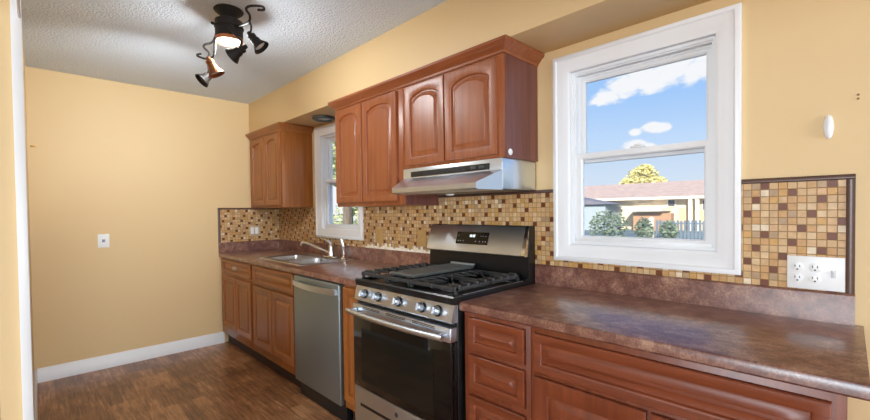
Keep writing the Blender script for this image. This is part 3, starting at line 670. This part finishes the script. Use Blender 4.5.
for x, a_, b_ in [(x, .062, .068) for x in (2.768, 2.785, 2.808, 2.905, 2.935, 2.960, 2.980)] + [(x, .096, .100) for x in (2.765, 2.940, 2.955, 2.975)]:
    bm = nb(); on_panel(bm, x, x+.007, a_, b_, .0018, .0022); obj('touch_button', bm, BTN, dp)

# ------------------------------------------------------------------ range hood
t = thing('range_hood', 'slanted stainless range hood fixed under the short wall cabinet', 'range hood', (2.893, -.2, 1.41))
hx0, hx1 = 2.516, 3.270
bm = nb(); box(bm, (hx0, -.312, 1.418), (hx1, -.010, 1.5712), .004); hb = obj('hood_body', bm, STEEL, t)
bm = nb()   # tapered visor
P_ = [(-.3125, 1.512, 0), (-.490, 1.446, .116), (-.496, 1.440, .120), (-.496, 1.416, .120), (-.486, 1.412, .114), (-.3125, 1.412, 0)]
loft(bm, [[(hx0+i, y, z) for y, z, i in P_], [(hx1-i*.14, y, z) for y, z, i in P_]])
obj('visor', bm, STEEL, t)
bm = nb(); box(bm, (2.592, -.3150, 1.518), (3.192, -.3125, 1.550), .001); gp = obj('grille_panel', bm, RUBBER, hb, 'black vent grille and switch strip')
bm = nb()
for k in range(4): box(bm, (2.70, -.3162, 1.522+k*.007), (3.03, -.3152, 1.5255+k*.007))
obj('louvre', bm, mat('louvre_dark', lin(58, 60, 62), .3), gp)
for x in (3.07, 3.125):
    bm = nb(); box(bm, (x, -.319, 1.527), (x+.035, -.3152, 1.541), .001); obj('rocker_switch', bm, CASTGREY, gp)
obj('filter_underside', boxes(((hx0+.03, -.30, 1.414), (hx1-.03, -.03, 1.4175))), CASTGREY, t)
bm = nb(); lathe(bm, [(.001, -.012), (.02, -.010), (.028, -.004), (.030, 0)], (2.76, -.147, 1.4135), n=18); obj('lamp_lens', bm, SPOTBULB, t)

# ------------------------------------------------------------------ ceiling lamps
t = thing('recessed_light', 'round dark recessed light in the soffit above the sink', 'ceiling light', (1.245, -.135, HS))
bm = nb(); lathe(bm, [(.062, -.004), (.070, -.022), (.086, -.026), (.097, -.018), (.099, -.001), (.060, -.001)], (1.245, -.135, HS), n=36, cap0=False, cap1=False); obj('trim_ring', bm, CASTGREY, t)
bm = nb(); lathe(bm, [(.0625, -.003), (.058, -.014), (.035, -.020), (.001, -.022)], (1.245, -.135, HS), n=30); obj('lamp_face', bm, mat('dull_lens', lin(150, 158, 160), .3), t)

FC = Vector((1.985, -1.14, 0)); R3 = Vector((.7011, .7131, 0)); F3 = Vector((-.7131, .7011, 0))   # the lamp's own two horizontal axes
t = thing('ceiling_spotlight', 'dark bronze ceiling lamp with lit drum shade and scrolled spotlight arms', 'ceiling light', (FC.x, FC.y, HC))
bm = nb(); lathe(bm, [(.001, -.001), (.074, -.001), (.078, -.006), (.072, -.014), (.050, -.032), (.034, -.050), (.030, -.062), (.001, -.062)], (FC.x, FC.y, HC), n=32); obj('canopy', bm, BRONZE, t)
bm = nb(); lathe(bm, [(.030, -.0625), (.066, -.0625), (.072, -.066), (.072, -.095), (.077, -.097), (.077, -.104), (.072, -.106), (.071, -.180), (.067, -.181), (.066, -.075), (.03, -.070)], (FC.x, FC.y, HC), n=36, cap0=False, cap1=False); ds = obj('drum_shade', bm, BRONZE, t)
bm = nb(); lathe(bm, [(.0655, -.165), (.064, -.176), (.045, -.186), (.001, -.190)], (FC.x, FC.y, HC), n=30); obj('diffuser', bm, DIFFUSER, ds, 'lit frosted glass')
bm = nb(); lathe(bm, [(.0722, -.162), (.0726, -.163), (.0726, -.181), (.0716, -.182), (.0712, -.162)], (FC.x, FC.y, HC), n=36, cap0=False, cap1=False); obj('amber_band', bm, AMBER, ds, 'glowing amber band at the rim')
for a in (0, 2.1, 4.2):
    bm = nb(); lathe(bm, [(.008, 0), (.008, .012), (.005, .016), (.001, .017)], (FC.x+.0775*math.cos(a+2.6), FC.y+.0775*math.sin(a+2.6), HC-.10), (math.cos(a+2.6), math.sin(a+2.6), 0), 10)
    obj('finial', bm, BRONZE, ds)
def spot(arm_pts, head, aim, metal, lens=None):
    bm = nb(); tube(bm, arm_pts, .0065, 8, 5); am = obj('arm', bm, BRONZE, t)
    head = Vector(head); aim = Vector(aim).normalized()
    bm = nb(); lathe(bm, [(.001, -.064), (.010, -.062), (.013, -.044), (.022, -.040), (.022, -.026), (.018, -.022), (.024, -.012), (.026, .008), (.043, .036), (.045, .041), (.040, .038), (.024, .010)], head, aim, 20, cap1=False); hd = obj('spot_head', bm, metal, am)
    bm = nb(); lathe(bm, [(.030, .026), (.018, .030), (.001, .031)], head, aim, 18); obj('lens', bm, lens or SPOTBULB, hd)
spot([(2.0428, -1.1279, 2.3625), (2.1329, -1.1219, 2.3406), (2.2112, -1.1135, 2.3338), (2.2355, -1.1173, 2.3565), (2.2224, -1.1307, 2.3884), (2.2318, -1.1211, 2.4044), (2.2580, -1.0945, 2.4071), (2.2841, -1.0679, 2.4018), (2.2879, -1.0641, 2.3858), (2.2654, -1.0869, 2.3858)], (2.2478, -1.0906, 2.2220), R3*.62 + Vector((0, 0, -.75)) + F3*.12, BRONZE)
bm = nb(); tube(bm, [(2.2112, -1.1135, 2.3392), (2.2290, -1.1097, 2.3024), (2.2253, -1.1135, 2.2649)], .0055, 8, 4); obj('drop_rod', bm, BRONZE, t)
spot([(2.0469, -1.1665, 2.3377), (2.1136, -1.1415, 2.2746), (2.1290, -1.1258, 2.2526), (2.1252, -1.1297, 2.2196)], (2.1136, -1.1415, 2.1921), R3*-.85 + Vector((0, 0, -.50)) + F3*.1, BRONZE)
spot([(1.9606, -1.1973, 2.3501), (1.9743, -1.2118, 2.2736), (1.9704, -1.2158, 2.2061), (1.9586, -1.2279, 2.1723)], (1.9645, -1.2218, 2.1274), R3*.38 + Vector((0, 0, -.85)) + F3*.15, COPPER)
spot([(1.8566, -1.1604, 2.3950), (1.8032, -1.1720, 2.3366), (1.7695, -1.2062, 2.3186), (1.7653, -1.2105, 2.3006), (1.7864, -1.1891, 2.2707), (1.7906, -1.1848, 2.2467), (1.7737, -1.2019, 2.2347), (1.7443, -1.2319, 2.2467), (1.7359, -1.2404, 2.2587), (1.7527, -1.2233, 2.2647)], (1.7737, -1.2019, 2.1268), R3*-.45 + Vector((0, 0, -.60)) + F3*-.40, BRONZE, RUBBER)
bm = nb(); tube(bm, [(1.7864, -1.1891, 2.2647), (1.7800, -1.1955, 2.2167), (1.7821, -1.1933, 2.1628)], .0055, 8, 4); obj('drop_rod', bm, BRONZE, t)

# ------------------------------------------------------------------ outdoors, seen through the windows
GZ = -.22
GRASS = noise_color(mat('lawn', lin(96, 116, 110), .9), [(.3, lin(84, 104, 112)), (.6, lin(122, 138, 132)), (.8, lin(176, 168, 130))], 1.2, (1, .3, 1))  # shadowed blue and pale sunlit streaks put into the grass colours
struct('ground', boxes(((-60, .3, GZ-.2), (50, 80, GZ))), GRASS, 'lawn outside')
SIDING = mat('cream_siding', lin(236, 222, 192), .8); SHADEB = mat('shaded_siding', lin(168, 180, 186), .8)  # the blue grey copy carries the wall's shade in its colour
ROOFM = noise_color(mat('brown_shingles', lin(196, 168, 152), .9), [(.3, lin(182, 154, 140)), (.7, lin(210, 184, 168))], 3)
CREAM = mat('cream_trim', lin(240, 232, 214), .6); BRICK = mat('orange_brick', lin(184, 144, 112), .8); DARKW = mat('dark_pane', lin(92, 98, 104), .2)
HY = 30
t = thing('ranch_house', 'low cream house with long brown roof across the yard', 'house', (-4, HY+3, GZ))
obj('house_wall', boxes(((-14, HY, GZ), (2.6, HY+6, 2.06)), ((2.6, HY+2, GZ), (12, HY+6, 2.06))), SIDING, t)
bm = nb(); prism(bm, [(HY-.7, 2.10), (HY+3.2, 3.38), (HY+7, 2.10), (HY+7, 1.98), (HY-.7, 1.98)], 0, -16, 13); obj('house_roof', bm, ROOFM, t)
obj('fascia', boxes(((-16, HY-.78, 1.94), (13, HY-.701, 2.12))), CREAM, t)
obj('wing_wall', boxes(((-14, HY-3.0, GZ), (-7.7, HY-.02, 1.60))), SHADEB, t, 'side wing with blue shade in its colour')
bm = nb(); prism(bm, [(-14.3, 1.65), (-7.2, 1.65), (-10.2, 2.25), (-11, 2.3)], 1, HY-3.3, HY-.8); obj('wing_roof', bm, mat('shaded_roof', lin(124, 122, 132), .9), t)  # roof colour darkened and blued for the shade on the gable
obj('carport_awning', boxes(((-6.7, HY-2.2, 1.12), (-4.3, HY-.02, 1.34))), CREAM, t)
obj('brick_planter', boxes(((-6.3, HY-1.6, GZ), (-3.9, HY-.9, .98))), BRICK, t)
obj('brick_panel', boxes(((-3.8, HY-.06, GZ), (-1.2, HY-.01, 1.35))), mat('tan_siding', lin(222, 198, 160), .8), t)
for x0_, x1_, z0_, z1_ in ((-4.55, -4.0, 1.40, 2.0-.05), (-6.6, -5.4, 1.72, 1.86), (-2.45, -1.2, 1.1, 1.85)):
    f = obj('house_window', boxes(((x0_, HY-.09, z0_), (x1_, HY-.061, z1_))), CREAM, t); obj('pane', boxes(((x0_+.07, HY-.10, z0_+.05), (x1_-.07, HY-.091, z1_-.05))), DARKW, f)
for x in (-3.1, -2.7, -.9, 1.0): obj('porch_post', boxes(((x, HY-.69, GZ), (x+.22, HY-.5, 1.975))), CREAM, t)
# picket fence
FY = 20
t = thing('yard_fence', 'picket fence coloured as in blue shade, in front of the low house', 'fence', (2, FY, GZ))
FM = mat('shaded_blue_grey', lin(112, 128, 142), .8)  # blue grey tone holds the shade the fence stands in
obj('rail', boxes(((-2.25, FY+.03, .05), (7, FY+.07, .12)), ((-2.25, FY+.03, .55), (7, FY+.07, .62))), FM, t)
for k in range(60):
    x = -2.25+k*.152; hgt = .74+random.uniform(-.03, .05)
    bm = nb(); prism(bm, [(x, GZ), (x+.10, GZ), (x+.10, hgt-.04), (x+.05, hgt), (x, hgt-.04)], 1, FY-.012, FY+.012); obj('picket', bm, FM, t)
for x in (-2.55, 1.9):
    bm = nb(); box(bm, (x, FY-.08, GZ), (x+.2, FY+.10, .80), .01); prism(bm, [(x-.03, .80), (x+.23, .80), (x+.10, .90)], 1, FY-.11, FY+.13); obj('gate_post', bm, CREAM, t)
def foliage(bm, c, rad, n, s):
    for _ in range(n):
        while True:
            p = Vector((random.uniform(-1, 1), random.uniform(-1, 1), random.uniform(-1, 1)))
            if .15 < p.length < 1: break
        p = Vector((c[0]+p.x*rad[0], c[1]+p.y*rad[1], c[2]+p.z*rad[2]))
        a = Vector((random.uniform(-1, 1), random.uniform(-1, 1), random.uniform(-1, 1))).normalized(); _, u, v = frame_of(a)
        k = s*random.uniform(.6, 1.3)
        vv = [bm.verts.new(p+q*k) for q in (u*.5, v*.32, u*-.5, v*-.32)]; bm.faces.new(vv)
def leafmat(name, a, b):
    m = noise_color(mat(name, a, .8), [(.35, a), (.65, b)], 3); return m
YLEAF = leafmat('yellow_leaves', lin(214, 202, 120), lin(244, 236, 178)); GLEAF = leafmat('green_leaves', lin(92, 112, 92), lin(142, 156, 128)); LLEAF = leafmat('light_green_leaves', lin(150, 164, 96), lin(214, 218, 160))
BARK = noise_color(mat('bark', lin(108, 92, 80), .9), [(.35, lin(84, 72, 62)), (.7, lin(140, 124, 108))], 6, (6, 6, 1))
def tree(name, label, base, h, crowns, leaf, n, s, tr):
    t = thing(name, label, 'tree', base)
    b = Vector(base); bm = nb(); tube(bm, [b, b+Vector((.05, 0, h*.35)), b+Vector((-.03, .05, h*.7)), b+Vector((.05, 0, h))], [tr, tr*.4], 10, 4)
    for c, r in crowns: tube(bm, [b+Vector((0, 0, h*.55)), (b+Vector((0, 0, h*.6))+Vector(c))*.5, Vector(c)], [tr*.45, tr*.12], 6, 4)
    obj('trunk', bm, BARK, t)
    bm = nb()
    for c, r in crowns: foliage(bm, c, r, n, s)
    obj('crown', bm, leaf, t, ang=180)
tree('yellow_tree', 'round yellow leafed tree rising behind the low house roof', (-10.2, 42, GZ), 3.6, [((-10.2, 42, 4.4), (1.6, 1.4, 1.3)), ((-11.4, 42, 3.7), (1.1, 1.1, .9)), ((-9.0, 42, 3.7), (1.1, 1.1, .9)), ((-10.2, 41.4, 3.6), (1.8, 1.2, .9)), ((-10.0, 42, 5.2), (.8, .8, .55))], YLEAF, 650, .34, .22)
tree('shade_tree', 'leafy tree with grey trunk seen through the small sink window', (-10.6, 7.6, GZ), 4.2, [((-10.6, 7.6, 4.6), (2.0, 2.0, 1.4)), ((-12, 8.6, 3.6), (1.6, 1.6, 1.2)), ((-9.2, 8.2, 3.7), (1.3, 1.3, 1.0)), ((-11.5, 9.5, 2.0), (1.3, 1.3, 1.1)), ((-8.6, 9.0, 2.2), (1.0, 1.0, .9))], LLEAF, 700, .3, .26)
for nm, lb, c, r, n in (('garden_bush', 'large blue green bush below the left side of the wing roof', (-4.0, 18.5, .42), (.95, .7, .85), 700),
                        ('garden_bush', 'rounded green bush between the large bush and the pale post', (-2.45, 18.9, .30), (.42, .4, .6), 450),
                        ('garden_bush', 'small green shrub just left of the picket fence', (-1.45, 19.2, .22), (.38, .35, .5), 350),
                        ('sunlit_hedge', 'light green hedge beyond the small sink window', (-14.5, 10.5, .6), (2.6, 1.2, 1.3), 900)):
    bm = nb(); foliage(bm, c, r, n, .17); tube(bm, [(c[0], c[1], GZ), (c[0]+.03, c[1], c[2]*.5), (c[0], c[1], c[2]+.1)], [.06, .03], 6, 3)
    tag(obj(nm, bm, GLEAF if nm == 'garden_bush' else LLEAF, ang=180), lb, 'bush')
